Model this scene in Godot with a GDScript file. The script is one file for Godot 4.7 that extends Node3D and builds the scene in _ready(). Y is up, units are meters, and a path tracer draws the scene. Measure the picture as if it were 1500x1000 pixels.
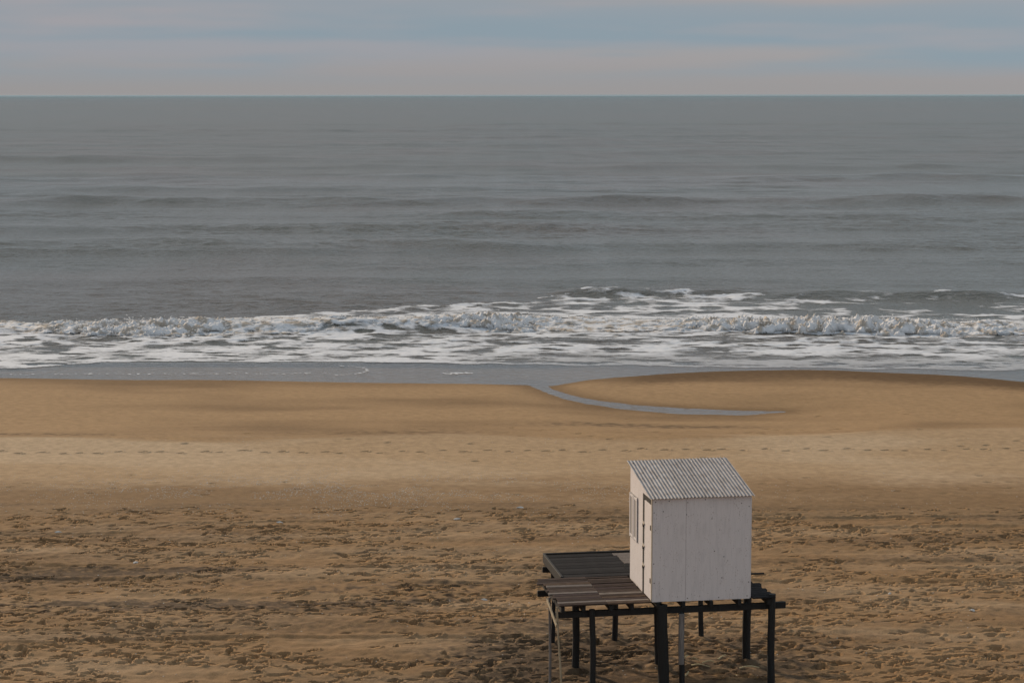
extends Node3D
# A small white hut on a stilt platform, a trampled beach with a tidal inlet, surf and a grey sea.
# World: x right, y up, the sea lies towards -z. Beach helpers use Z = -z (metres towards the sea). Sand at the hut is y = 0, still water is y = -1.

const SEA := -1.0
const HUT := Vector3(2.858, 0.0, -40.888)      # ground point under the hut's nearest left corner
const YAW := 9.0
const DECK := 1.9                              # top of the deck boards

var M := {}
var rng := RandomNumberGenerator.new()

# ------------------------------------------------------------------ small tools
func noise(seed_: int, freq: float, octaves := 3, kind := FastNoiseLite.TYPE_SIMPLEX_SMOOTH) -> FastNoiseLite:
	var n := FastNoiseLite.new()
	n.seed = seed_
	n.frequency = freq
	n.noise_type = kind
	n.fractal_type = FastNoiseLite.FRACTAL_FBM if octaves > 1 else FastNoiseLite.FRACTAL_NONE
	n.fractal_octaves = octaves
	return n

func table(pts: Array, x: float) -> float:
	var n := pts.size()
	if x <= pts[0][0]: return pts[0][1]
	for i in range(1, n):
		if x <= pts[i][0]:
			var t: float = (x - pts[i - 1][0]) / (pts[i][0] - pts[i - 1][0])
			return cubic_interpolate(pts[i - 1][1], pts[i][1], pts[max(i - 2, 0)][1], pts[min(i + 1, n - 1)][1], t)
	return pts[n - 1][1]

func lookup(pts: Array) -> PackedFloat32Array:       # the same as a fine table, x = -80 .. 80 in steps of 0.1
	var a := PackedFloat32Array()
	for i in 1601: a.append(table(pts, -80.0 + i * 0.1))
	return a

func look(a: PackedFloat32Array, x: float) -> float:
	var f := clampf((x + 80.0) * 10.0, 0.0, 1599.0)
	var i := int(f)
	return lerpf(a[i], a[i + 1], f - i)

func bump(x: float, c: float, w: float) -> float:
	var d := (x - c) / w
	return exp(-d * d)

func grid(x0: float, x1: float, nx: int, z0: float, z1: float, nz: int, hh: PackedFloat32Array, cc: PackedColorArray, keep := PackedByteArray(), skirt := 0.0) -> Array:
	# hh: nx*nz heights, row by row from Z = z0 to z1. Returns surface arrays.
	var dx := (x1 - x0) / (nx - 1)
	var dz := (z1 - z0) / (nz - 1)
	var v := PackedVector3Array(); v.resize(nx * nz)
	var nn := PackedVector3Array(); nn.resize(nx * nz)
	for j in nz:
		for i in nx:
			var k := j * nx + i
			v[k] = Vector3(x0 + i * dx, hh[k] - (skirt if j == 0 else 0.0), -(z0 + j * dz))
			var a := hh[k - 1] if i > 0 else hh[k]
			var b := hh[k + 1] if i < nx - 1 else hh[k]
			var c := hh[k - nx] if j > 0 else hh[k]
			var d := hh[k + nx] if j < nz - 1 else hh[k]
			nn[k] = Vector3((a - b) / (2.0 * dx), 1.0, (d - c) / (2.0 * dz)).normalized()
	var idx := PackedInt32Array()
	var full := keep.is_empty()
	for j in nz - 1:
		for i in nx - 1:
			var k := j * nx + i
			if full:
				idx.append_array([k, k + nx, k + 1, k + 1, k + nx, k + nx + 1])
			else:
				if keep[k] + keep[k + nx] + keep[k + 1] >= 2: idx.append_array([k, k + nx, k + 1])
				if keep[k + 1] + keep[k + nx] + keep[k + nx + 1] >= 2: idx.append_array([k + 1, k + nx, k + nx + 1])
	var arr := []
	arr.resize(Mesh.ARRAY_MAX)
	arr[Mesh.ARRAY_VERTEX] = v
	arr[Mesh.ARRAY_NORMAL] = nn
	arr[Mesh.ARRAY_COLOR] = cc
	arr[Mesh.ARRAY_INDEX] = idx
	return arr

func put(parent: Node, called: String, mesh: Mesh, mat: Material, at := Vector3.ZERO, rot := Vector3.ZERO) -> MeshInstance3D:
	var o := MeshInstance3D.new()
	o.name = called
	o.mesh = mesh
	if mat: o.material_override = mat
	o.position = at
	o.rotation = rot
	parent.add_child(o, true)
	return o

func tag(o: Node, label: String, category: String, group := "", kind := "") -> Node:
	if label: o.set_meta("label", label)
	if category: o.set_meta("category", category)
	if group: o.set_meta("group", group)
	if kind: o.set_meta("kind", kind)
	return o

func thing(called: String, at: Vector3, turn := 0.0) -> Node3D:
	var o := Node3D.new()
	o.name = called
	o.position = at
	o.rotation.y = turn
	add_child(o, true)
	return o

# a box with chamfered edges, centred, as one mesh
func block(size: Vector3, ch := 0.006) -> ArrayMesh:
	var h := size * 0.5
	ch = min(ch, min(h.x, min(h.y, h.z)) * 0.45)
	var st := SurfaceTool.new()
	st.begin(Mesh.PRIMITIVE_TRIANGLES)
	st.set_smooth_group(-1)
	var corner := func(s: Vector3, axis: int) -> Vector3:
		var p := Vector3(s.x * (h.x - ch), s.y * (h.y - ch), s.z * (h.z - ch))
		p[axis] = s[axis] * h[axis]
		return p
	var face := func(pts: Array, out: Vector3):
		var n: Vector3 = (pts[1] - pts[0]).cross(pts[2] - pts[0])
		if n.dot(out) > 0: pts.reverse()
		for k in range(1, pts.size() - 1):
			st.add_vertex(pts[0]); st.add_vertex(pts[k]); st.add_vertex(pts[k + 1])
	for axis in 3:
		var b := (axis + 1) % 3
		var c := (axis + 2) % 3
		for sg in [-1.0, 1.0]:
			var pts := []
			for q in [[-1, -1], [1, -1], [1, 1], [-1, 1]]:
				var s := Vector3.ZERO
				s[axis] = sg; s[b] = q[0]; s[c] = q[1]
				pts.append(corner.call(s, axis))
			var o := Vector3.ZERO; o[axis] = sg
			face.call(pts, o)
		for sb in [-1.0, 1.0]:
			for sc in [-1.0, 1.0]:
				var s1 := Vector3.ZERO; s1[axis] = -1; s1[b] = sb; s1[c] = sc
				var s2 := s1; s2[axis] = 1
				var o2 := Vector3.ZERO; o2[b] = sb; o2[c] = sc
				face.call([corner.call(s1, b), corner.call(s2, b), corner.call(s2, c), corner.call(s1, c)], o2)
	for sx in [-1.0, 1.0]:
		for sy in [-1.0, 1.0]:
			for sz in [-1.0, 1.0]:
				var s := Vector3(sx, sy, sz)
				face.call([corner.call(s, 0), corner.call(s, 1), corner.call(s, 2)], s)
	st.generate_normals()
	return st.commit()

# a polygon in the plane (depth t, height h) with thickness along x, from x0 to x1; z = -t
func slab_shape(st: SurfaceTool, pts: PackedVector2Array, x0: float, x1: float):
	var tri := Geometry2D.triangulate_polygon(pts)
	for side in [x0, x1]:
		for k in range(0, tri.size(), 3):
			var q := []
			for m in 3:
				var p := pts[tri[k + m]]
				q.append(Vector3(side, p.y, -p.x))
			var n: Vector3 = (q[1] - q[0]).cross(q[2] - q[0])
			if (n.x > 0) == (side == max(x0, x1)): q.reverse()
			for p3 in q: st.add_vertex(p3)
	for k in pts.size():
		var a := pts[k]
		var b := pts[(k + 1) % pts.size()]
		var p0 := Vector3(x0, a.y, -a.x); var p1 := Vector3(x1, a.y, -a.x)
		var p2 := Vector3(x1, b.y, -b.x); var p3 := Vector3(x0, b.y, -b.x)
		for p in [p0, p1, p2, p0, p2, p3]: st.add_vertex(p)

# a round, slightly crooked tapered pole through points
func pole(points: Array, radii: Array, sides := 12, rough := 0.0, seed_ := 1) -> ArrayMesh:
	var n := noise(seed_, 3.0, 2)
	var st := SurfaceTool.new()
	st.begin(Mesh.PRIMITIVE_TRIANGLES)
	var rings := []
	for k in points.size():
		var p: Vector3 = points[k]
		var dir: Vector3 = (points[min(k + 1, points.size() - 1)] - points[max(k - 1, 0)]).normalized()
		var a := dir.cross(Vector3(0, 0, 1) if abs(dir.z) < 0.9 else Vector3(1, 0, 0)).normalized()
		var b := dir.cross(a).normalized()
		var ring := []
		for i in sides:
			var th := TAU * i / sides
			var r: float = radii[k] * (1.0 + rough * n.get_noise_3d(cos(th) * 0.5, p.y + p.x, sin(th) * 0.5))
			ring.append(p + (a * cos(th) + b * sin(th)) * r)
		rings.append(ring)
	st.set_smooth_group(0)
	for k in rings.size() - 1:
		for i in sides:
			var j := (i + 1) % sides
			for q in [rings[k][i], rings[k][j], rings[k + 1][i], rings[k][j], rings[k + 1][j], rings[k + 1][i]]: st.add_vertex(q)
	st.set_smooth_group(-1)
	for e in [0, rings.size() - 1]:
		for i in range(1, sides - 1):
			var q := [rings[e][0], rings[e][i], rings[e][i + 1]]
			if e > 0: q.reverse()
			for p in q: st.add_vertex(p)
	st.generate_normals()
	return st.commit()

func tex(n: FastNoiseLite, w: int, h: int, ramp: Gradient, sx := 1.0, sy := 1.0) -> ImageTexture:
	var im := Image.create(w, h, false, Image.FORMAT_RGB8)
	var lx := w * sx; var ly := h * sy
	for j in h:
		for i in w:
			# blend two shifted copies so that the picture repeats without a seam
			var u := float(i) / w; var v := float(j) / h
			var a := n.get_noise_2d(u * lx, v * ly); var b := n.get_noise_2d(u * lx - lx, v * ly)
			var c := n.get_noise_2d(u * lx, v * ly - ly); var d := n.get_noise_2d(u * lx - lx, v * ly - ly)
			var wu := smoothstep(0.6, 1.0, u); var wv := smoothstep(0.6, 1.0, v)
			im.set_pixel(i, j, ramp.sample(clampf(lerpf(lerpf(a, b, wu), lerpf(c, d, wu), wv) * 0.5 + 0.5, 0, 1)))
	return ImageTexture.create_from_image(im)

func ramp(stops: Array) -> Gradient:
	var g := Gradient.new()
	var o := PackedFloat32Array(); var c := PackedColorArray()
	for s in stops:
		o.append(s[0]); c.append((s[1] as Color).linear_to_srgb())
	g.offsets = o
	g.colors = c
	return g

func mat(color: Color, rough: float, t: Texture2D = null, scale := Vector3.ONE, world := false) -> StandardMaterial3D:
	var m := StandardMaterial3D.new()
	m.albedo_color = color.linear_to_srgb()
	m.roughness = rough
	if t:
		m.albedo_texture = t
		m.uv1_triplanar = true
		m.uv1_world_triplanar = world
		m.uv1_scale = scale
	return m

# brushed paint on plywood: faint grain, salt and rain stains, a few spots where it has flaked to bare wood
func paint_texture() -> ImageTexture:
	var a := noise(64, 0.06, 4); var b := noise(67, 0.008, 4); var c := noise(68, 0.11, 3)
	var im := Image.create(640, 640, false, Image.FORMAT_RGB8)
	for j in 640:
		for i in 640:
			var v := 0.965 + 0.05 * a.get_noise_2d(i * 1.6, j * 0.12)
			v -= 0.07 * smoothstep(0.0, 0.6, b.get_noise_2d(i * 1.7, j * 0.55)) + 0.05 * smoothstep(0.1, 0.5, b.get_noise_2d(i * 4.0 + 900.0, j * 0.4))
			var col := Color(v, v, v)
			if c.get_noise_2d(i * 0.9, j * 0.5) + 0.35 * b.get_noise_2d(i * 2.0 + 300.0, j) > 0.60: col = Color(0.52, 0.46, 0.42)
			im.set_pixel(i, j, col.linear_to_srgb())
	return ImageTexture.create_from_image(im)

func grey(v: float) -> Color: return Color(v, v, v)

# ------------------------------------------------------------------ sky
var n_sky := noise(11, 0.16, 4)
var n_sky2 := noise(23, 0.05, 3)

func sky_color(az: float, el: float) -> Color:      # degrees; az 0 is the view towards the sea
	var y := sin(deg_to_rad(el))
	var up := 9.0 * log(1.0 + el / 4.0)                # layers of cloud lie closer together towards the horizon
	var sx := sin(deg_to_rad(az)); var cx := cos(deg_to_rad(az))
	var c := n_sky.get_noise_3d(sx * 21.0, cx * 21.0, up * 3.6) + 0.6 * n_sky2.get_noise_3d(sx * 60.0, cx * 60.0, up * 13.0) + 0.3 * n_sky.get_noise_3d(sx * 90.0 + 9.0, cx * 90.0, up * 17.0)
	var gap := smoothstep(-0.6, 0.45, c) * smoothstep(0.1, 1.1, el)
	gap = clampf(gap + 0.25 * bump(el, 1.5, 0.5) - 0.35 * bump(el, 2.7, 0.75), 0.0, 1.0)       # a clearer strip under a bank of cloud
	var warm := smoothstep(-0.1, 0.5, n_sky2.get_noise_3d(sx * 45.0 + 200.0, cx * 45.0, up * 9.0))
	var cloud := Color(0.398, 0.390, 0.416).lerp(Color(0.415, 0.388, 0.388), warm)
	cloud = Color(0.365, 0.350, 0.350).lerp(cloud, smoothstep(0.1, 1.5, el))
	var col := cloud.lerp(Color(0.276, 0.366, 0.428), gap * 0.85)
	var lift := (1.0 + 0.10 * y) * (0.97 + 0.10 * cos(deg_to_rad(az + 38.0)) * (1.0 - y))   # a little brighter towards the sun
	return Color(col.r * lift, col.g * lift, col.b * lift)

func make_sky() -> PanoramaSkyMaterial:
	var w := 512; var h := 256
	var a := PackedFloat32Array(); a.resize(w * h * 3)
	for j in h:
		var el := maxf(90.0 - (j + 0.5) * 180.0 / h, 0.0)
		for i in w:
			var c := sky_color((i + 0.5) * 360.0 / w - 180.0, el)
			var k := (j * w + i) * 3
			a[k] = c.r; a[k + 1] = c.g; a[k + 2] = c.b
	var im := Image.create_from_data(w, h, false, Image.FORMAT_RGBF, a.to_byte_array())
	im.resize(4096, 2048, Image.INTERPOLATE_BILINEAR)
	var rows := 190
	var b := PackedFloat32Array(); b.resize(4096 * rows * 3)
	for j in rows:
		var el := maxf(90.0 - (1024 - 180 + j + 0.5) * 180.0 / 2048.0, 0.0)
		for i in 4096:
			var k := (j * 4096 + i) * 3
			var c := sky_color((i + 0.5) * 360.0 / 4096.0 - 180.0, el)
			b[k] = c.r; b[k + 1] = c.g; b[k + 2] = c.b
	var band := Image.create_from_data(4096, rows, false, Image.FORMAT_RGBF, b.to_byte_array())
	im.blit_rect(band, Rect2i(0, 0, 4096, rows), Vector2i(0, 1024 - 180))
	var s := PanoramaSkyMaterial.new()
	s.panorama = ImageTexture.create_from_image(im)
	return s

# posts of the platform: s (right), t (away), radius, top, lean, material
var posts := [[-1.24, 0.02, 0.062, 1.76, 0.01, "tar"], [0.22, 0.0, 0.115, 1.80, 0.03, "tar"], [0.64, 0.04, 0.058, 1.60, 0.0, "tar"], [2.53, 0.02, 0.078, 1.93, 0.02, "tar"],
		[-1.24, 1.86, 0.078, 1.72, 0.01, "tar"], [0.54, 1.74, 0.085, 1.72, 0.0, "tar"], [2.52, 1.83, 0.09, 1.72, 0.0, "tar"],
		[0.1, 4.0, 0.065, 1.72, -0.05, "tar"], [2.07, 4.1, 0.06, 1.72, 0.02, "tar"], [-1.37, 3.85, 0.045, 1.72, 0.01, "tar"]]
var feet: Array[Vector2] = []

# ------------------------------------------------------------------ beach
var shore: PackedFloat32Array
var n_warp := noise(5, 0.09, 3)
var n_low := noise(6, 0.05, 2)
var n_mid := noise(7, 0.55, 3)
var n_fine := noise(8, 2.2, 2)
var n_rut := noise(9, 0.5, 2)
var n_patch := noise(10, 0.3, 4)
var n_grain := noise(12, 1.6, 3)
var n_speck := noise(13, 5.0, 2)
var inlet := [[0.6, 93.8, 0.4], [1.2, 92.5, 0.25], [1.5, 91.2, 0.2], [2.0, 89.8, 0.22], [2.6, 88.5, 0.3], [3.6, 87.2, 0.4], [5.0, 85.9, 0.55], [7.2, 84.8, 0.7], [9.4, 84.3, 0.5], [11.3, 84.6, 0.02]]

func inlet_gap(x: float, Z: float) -> float:          # metres from the water's edge of the inlet
	var best := 99.0
	if x < -12 or x > 22 or Z < 74: return best
	for i in inlet.size() - 1:
		var a: Array = inlet[i]; var b: Array = inlet[i + 1]
		var dx: float = b[0] - a[0]; var dz: float = b[1] - a[1]
		var t := clampf(((x - a[0]) * dx + (Z - a[1]) * dz) / (dx * dx + dz * dz), 0.0, 1.0)
		var d := Vector2(x - a[0] - dx * t, Z - a[1] - dz * t).length() - lerpf(a[2], b[2], t)
		if d < best: best = d
	return best

func sand_height(x: float, Z: float) -> float:
	var d := look(shore, x) - Z
	var h := SEA + (0.02 * d if d > 0 else 0.035 * d)
	var far := smoothstep(4.0, 24.0, d)
	var hm := SEA + 0.021 * (95.0 - Z)                # away from the edge the beach no longer follows it
	h = lerpf(h, hm, far)
	h += 0.05 * n_low.get_noise_2d(x * 0.7, Z * 1.6) * far
	h += 0.16 * bump(Z, 76.2 + 0.05 * x, 2.6) * far      # a low berm along the beach
	var g := inlet_gap(x, Z)
	if g < 9.0:
		var bank := SEA - 0.004 + (0.03 * g + 0.004 * maxf(g, 0.0) * maxf(g, 0.0) if g > 0 else 0.06 * g)
		h = minf(h, bank)
	h = minf(h, 0.0) if Z > 48.0 else minf(h, 0.0)
	if Z < 46.5 and x > 0.0 and x < 6.5:                # sand heaped at the foot of the posts
		for q in feet:
			var dd := Vector2(x - q.x, Z - q.y).length()
			if dd < 0.5: h += 0.05 * bump(dd, 0.1, 0.14) - 0.03 * bump(dd, 0.3, 0.1)
	var rough := 1.0 - smoothstep(59.5, 62.5, Z + 1.2 * n_warp.get_noise_2d(x, Z))
	if rough > 0.0:
		h += rough * (0.036 * n_mid.get_noise_2d(x * 0.8, Z * 1.2) + 0.022 * n_fine.get_noise_2d(x * 0.8, Z) + 0.055 * n_rut.get_noise_2d(x * 0.10 + Z * 0.02, Z * 1.3 - x * 0.03))
		for q in [[57.6, 0.030], [59.1, 0.030], [50.9, -0.022], [52.4, -0.022], [45.2, 0.05]]:      # wheel ruts
			var dr: float = Z - (q[0] + q[1] * x + 0.5 * n_warp.get_noise_2d(x * 0.5, floorf(q[0] / 4.0) * 50.0))
			if absf(dr) < 0.5: h += rough * (-0.045 * bump(dr, 0.0, 0.13) + 0.025 * bump(absf(dr), 0.24, 0.09)) * smoothstep(-0.3, 0.2, n_low.get_noise_2d(x * 2.0, q[0] * 9.0))
	h += 0.004 * n_mid.get_noise_2d(x * 0.6, Z) * smoothstep(-0.3, 1.5, d)
	return h

const PALE_SAND := Color(0.585, 0.43, 0.275)
const TROD := Color(0.340, 0.210, 0.106)
const DAMP := Color(0.450, 0.294, 0.156)
const WET := Color(0.160, 0.096, 0.047)
const IRON_AND_SHADE := Color(0.070, 0.053, 0.040)             # black mineral sand, also used for the shade painted round the platform

func sand_color(x: float, Z: float) -> Color:
	var wv := n_warp.get_noise_2d(x * 0.5, Z * 1.4)
	var p := n_patch.get_noise_2d(x * 0.35, Z * 1.3)
	var gr := n_grain.get_noise_2d(x, Z)
	var zz := Z + 3.2 * wv + 0.5 * gr + 0.8 * p
	var c := TROD.lerp(PALE_SAND, clampf(0.08 + 0.5 * p, 0.0, 0.4))
	# churned sand near the hut -> packed damp belt -> paler sheet -> golden damp flat
	var belt := smoothstep(58.5, 61.5, zz) * (1.0 - smoothstep(62.0, 68.5, zz + 0.02 * x))
	c = c.lerp(DAMP.lerp(WET, 0.55), belt * 0.85)
	var sheet := smoothstep(62.0, 69.0, zz + 0.02 * x) * (1.0 - smoothstep(74.6, 76.6, zz - 0.03 * x))
	var pale := 0.45 + 0.55 * smoothstep(-0.25, 0.35, n_low.get_noise_2d(x * 1.1 + 40.0, Z * 2.0) + 0.25 * p - 0.012 * x)
	c = c.lerp(DAMP.lerp(PALE_SAND, pale), sheet)
	var flat := smoothstep(74.6, 76.6, zz - 0.03 * x)
	c = c.lerp(DAMP.lerp(WET, clampf(0.06 + 0.55 * n_patch.get_noise_2d(x * 0.22, Z * 0.55) + 0.35 * n_low.get_noise_2d(x * 1.5, Z * 2.5) + 0.15 * p + 0.15 * gr, 0.0, 0.6)), flat)
	var sh := look(shore, x)
	var d := sh - Z + 1.2 * wv
	if x > 3.0:                                       # the bar on the right is still wet on its seaward side
		var wet := (1.0 - smoothstep(1.5, 5.5, d + 0.6 * gr)) * smoothstep(3.0, 7.0, x)
		c = c.lerp(WET, wet * 0.95)
	c = c.lerp(WET, (1.0 - smoothstep(0.3, 2.2 + gr, d)) * 0.42)
	var g := inlet_gap(x, Z)
	if g < 3.0: c = c.lerp(WET, (1.0 - smoothstep(0.1, 1.6 + gr, g)) * 0.55)
	# a drift of dark grains in the trough beside the inlet, and one at the foot of the berm on the left
	var drift := bump(Z, 79.4 - 0.02 * (x - 6.0), 0.9) * bump(x, 5.2, 4.5) + 0.9 * bump(Z, 75.9, 0.35) * (1.0 - smoothstep(-17.0, -11.0, x)) + 0.5 * bump(Z, 76.6, 1.0) * bump(x, -4.0, 5.0)
	c = c.lerp(IRON_AND_SHADE.lerp(WET, 0.4), clampf(drift * (0.55 + 1.3 * gr + 0.5 * p), 0.0, 0.75))
	# streaks of black sand among the footprints, then painted shade round the platform
	if Z < 62.0:
		var streak := n_rut.get_noise_2d(x * 0.16 + 50.0, Z * 0.9 - x * 0.09)
		var where := 1.5 * bump(Z, 48.3 + 0.13 * (x + 12.2), 1.1) * (1.0 - smoothstep(-2.5, 1.0, x)) + 1.3 * bump(Z, 51.3 + 0.27 * (x + 12.5), 0.55) * (1.0 - smoothstep(-7.0, -4.0, x)) + 0.35
		var iron := smoothstep(-0.15, 0.4, streak + 0.5 * gr + 0.35 * n_speck.get_noise_2d(x * 0.5, Z * 0.5)) * where  # the black streaks; the platform's painted shade is summed in below
		iron += 2.6 * smoothstep(-0.6, 0.3, gr + 0.5 * p + 0.3 * n_speck.get_noise_2d(x * 0.6, Z * 0.6)) * bump(x, 1.0, 2.0) * bump(Z, 42.8, 2.9)  # black sand and painted shade under the platform and to its left
		iron += 2.4 * smoothstep(-0.5, 0.4, gr + 0.5 * p + 0.3 * n_speck.get_noise_2d(x * 0.6, Z * 0.6)) * bump(x, 5.4, 1.3) * bump(Z, 42.6, 2.3)  # shadow of hut and deck on the right, painted into the sand colour
		c = c.lerp(IRON_AND_SHADE, clampf(iron * (0.75 + 0.9 * n_speck.get_noise_2d(x * 0.9, Z * 0.9)), 0.0, 0.75))
	var s := 1.0 + 0.16 * gr + 0.14 * n_speck.get_noise_2d(x * 0.7, Z * 0.7)
	return Color(c.r * s, c.g * s, c.b * s)

func stamp(pit: PackedFloat32Array, x0: float, dx: float, nx: int, z0: float, dz: float, nz: int, cx: float, cz: float, ang: float, l: float, w: float, depth: float):
	var reach := l * 1.7
	var ca := cos(ang); var sa := sin(ang)
	for j in range(max(0, int((cz - reach - z0) / dz)), min(nz, int((cz + reach - z0) / dz) + 2)):
		for i in range(max(0, int((cx - reach - x0) / dx)), min(nx, int((cx + reach - x0) / dx) + 2)):
			var px := x0 + i * dx - cx; var pz := z0 + j * dz - cz
			var a := (px * ca + pz * sa) / l; var b := (pz * ca - px * sa) / w
			var r := sqrt(a * a + b * b)
			var k := j * nx + i
			if r < 1.0:
				pit[k] = minf(pit[k], -depth * (1.0 - r * r * r * r * r))
			elif r < 1.7:
				var q := (r - 1.35) / 0.35
				pit[k] = maxf(pit[k], depth * 0.21 * (1.0 - q * q) * (0.7 + 0.5 * a)) if pit[k] >= 0.0 else pit[k]

func press(hh: PackedFloat32Array, pit: PackedFloat32Array):
	for k in hh.size(): hh[k] += pit[k]

func make_beach():
	shore = lookup([[-80, 95.9], [-30.5, 95.3], [-24, 95.1], [-17.5, 94.4], [-14.3, 94.4], [-7.2, 93.5], [-1.6, 93.0], [0.9, 92.6], [1.7, 92.3], [2.4, 93.0], [3.6, 94.3], [4.8, 95.1], [8.1, 96.7], [11.5, 97.5], [14.8, 97.7], [17.9, 96.7], [20.9, 95.6], [23.6, 93.5], [29.1, 90.8], [45, 89.5], [80, 90]])
	for q in posts:
		var u := deg_to_rad(YAW)
		feet.append(Vector2(HUT.x + q[0] * cos(u) - q[1] * sin(u), -HUT.z + q[0] * sin(u) + q[1] * cos(u)))
	var am := ArrayMesh.new()
	# churned sand round the hut
	var x0 := -17.5; var x1 := 17.5; var z0 := 38.5; var z1 := 63.0
	var nx := 860; var nz := 585
	var dx := (x1 - x0) / (nx - 1); var dz := (z1 - z0) / (nz - 1)
	var hh := PackedFloat32Array(); hh.resize(nx * nz)
	var cc := PackedColorArray(); cc.resize(nx * nz)
	for j in nz:
		for i in nx:
			var x := x0 + i * dx; var Z := z0 + j * dz
			hh[j * nx + i] = sand_height(x, Z)
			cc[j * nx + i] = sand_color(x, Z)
	var pit := PackedFloat32Array(); pit.resize(nx * nz)
	rng.seed = 77
	var trails := []
	for k in 60:                                        # people walking along the beach
		var Z := lerpf(41.0, 60.8, rng.randf())
		var slope := rng.randf_range(-0.10, 0.14)
		var x := rng.randf_range(-20.0, 14.0)
		var steps := rng.randi_range(8, 34)
		var side := 1.0
		for s in steps:
			var px := x + s * 0.66 + rng.randf_range(-0.06, 0.06)
			side = -side
			var pz := Z + slope * (px - x) + side * 0.09 + 0.4 * n_warp.get_noise_1d(px * 1.3 + k * 20.0)
			trails.append([px, pz, atan(slope) + side * 0.12])
	for k in 7000: trails.append([rng.randf_range(-18.5, 18.5), rng.randf_range(39.0, 61.2), rng.randf_range(-0.7, 0.7) if rng.randf() < 0.75 else rng.randf_range(-1.6, 1.6)])
	for p in trails:
		var keep := 1.0 - smoothstep(57.5, 61.6, p[1])
		var busy := 0.5 + 1.4 * n_patch.get_noise_2d(p[0] * 0.6, p[1] * 0.9)
		if rng.randf() > (0.15 + keep) * busy * 1.25: continue
		var sz := rng.randf_range(0.5, 1.15)
		stamp(pit, x0, dx, nx, z0, dz, nz, p[0], p[1], p[2], 0.17 * sz, 0.06 * sz, rng.randf_range(0.07, 0.17))
	for k in 3200:                                      # scuffs, toe marks and half-filled prints
		var px := rng.randf_range(-17.0, 17.0); var pz := rng.randf_range(39.0, 61.0)
		if n_patch.get_noise_2d(px * 0.6, pz * 0.9) < rng.randf_range(-0.4, 0.2): continue
		var l := rng.randf_range(0.06, 0.12)
		var turn := rng.randf_range(-0.6, 0.6)
		stamp(pit, x0, dx, nx, z0, dz, nz, px, pz, turn * 0.5, l * 1.3, l * 0.55, rng.randf_range(0.03, 0.08))
	press(hh, pit)
	am.add_surface_from_arrays(Mesh.PRIMITIVE_TRIANGLES, grid(x0, x1, nx, z0, z1, nz, hh, cc))
	# smooth sand down to the water, closer meshed where somebody's track crosses it
	for zone in [[-24.0, 24.0, 500, 62.9, 70.0, 100], [-24.0, 24.0, 980, 69.95, 75.0, 112], [-33.0, 33.0, 640, 74.95, 101.0, 320]]:
		x0 = zone[0]; x1 = zone[1]; nx = zone[2]; z0 = zone[3]; z1 = zone[4]; nz = zone[5]
		dx = (x1 - x0) / (nx - 1); dz = (z1 - z0) / (nz - 1)
		hh = PackedFloat32Array(); hh.resize(nx * nz)
		cc = PackedColorArray(); cc.resize(nx * nz)
		for j in nz:
			for i in nx:
				var x := x0 + i * dx; var Z := z0 + j * dz
				hh[j * nx + i] = sand_height(x, Z)
				cc[j * nx + i] = sand_color(x, Z)
		pit = PackedFloat32Array(); pit.resize(nx * nz)
		rng.seed = 78
		var side2 := 1.0
		for k in 60:                                    # one person's track along the beach
			var px := -19.0 + k * 0.72 + rng.randf_range(-0.14, 0.14)
			side2 = -side2
			var deep := rng.randf_range(0.05, 0.15) * (1.0 if px < 9.0 else 0.7)
			var pz := 72.3 + 0.02 * px + 0.6 * n_warp.get_noise_1d(px * 1.1) + side2 * 0.12 + rng.randf_range(-0.1, 0.1)
			var l := rng.randf_range(0.11, 0.2)
			stamp(pit, x0, dx, nx, z0, dz, nz, px, pz, side2 * 0.1, l, 0.11, deep)
		for k in 120:                                   # a few scattered prints
			var px := rng.randfn(8.0, 4.0); var pz := rng.randfn(77.0, 1.0)
			if k > 50: px = rng.randf_range(-20, 22); pz = rng.randf_range(63.5, 84.0)
			if k > 85: pz = rng.randf_range(63.0, 66.0)
			stamp(pit, x0, dx, nx, z0, dz, nz, px, pz, rng.randf_range(-0.5, 0.5), 0.17, 0.13, rng.randf_range(0.02, 0.05))
		press(hh, pit)
		am.add_surface_from_arrays(Mesh.PRIMITIVE_TRIANGLES, grid(x0, x1, nx, z0, z1, nz, hh, cc, PackedByteArray(), 0.12))
	# the same beach going on outside the view
	for r in [[-400.0, -17.5, 14.0, 63.0], [17.5, 400.0, 14.0, 63.0], [-17.5, 17.5, 14.0, 38.5], [-400.0, -24.0, 63.0, 75.0], [24.0, 400.0, 63.0, 75.0], [-400.0, -33.0, 75.0, 101.0], [33.0, 400.0, 75.0, 101.0], [-400.0, 400.0, -300.0, 14.0]]:
		var mx := int(clampf((r[1] - r[0]) / 1.2, 20, 170)); var mz := int(clampf((r[3] - r[2]) / 0.8, 20, 60))
		hh = PackedFloat32Array(); hh.resize(mx * mz)
		cc = PackedColorArray(); cc.resize(mx * mz)
		for j in mz:
			for i in mx:
				var x := lerpf(r[0], r[1], float(i) / (mx - 1)); var Z := lerpf(r[2], r[3], float(j) / (mz - 1))
				hh[j * mx + i] = sand_height(x, Z)
				cc[j * mx + i] = sand_color(x, Z)
		am.add_surface_from_arrays(Mesh.PRIMITIVE_TRIANGLES, grid(r[0], r[1], mx, r[2], r[3], mz, hh, cc))
	var o := put(self, "beach", am, M.sand)
	tag(o, "brown sand beach with footprints running down to the surf", "beach", "", "structure")

# ------------------------------------------------------------------ sea
var n_chop := noise(31, 0.42, 3)
var n_chop2 := noise(32, 1.5, 2)
var n_wig := noise(33, 0.035, 2)
var n_amp := noise(34, 0.03, 2)
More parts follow.
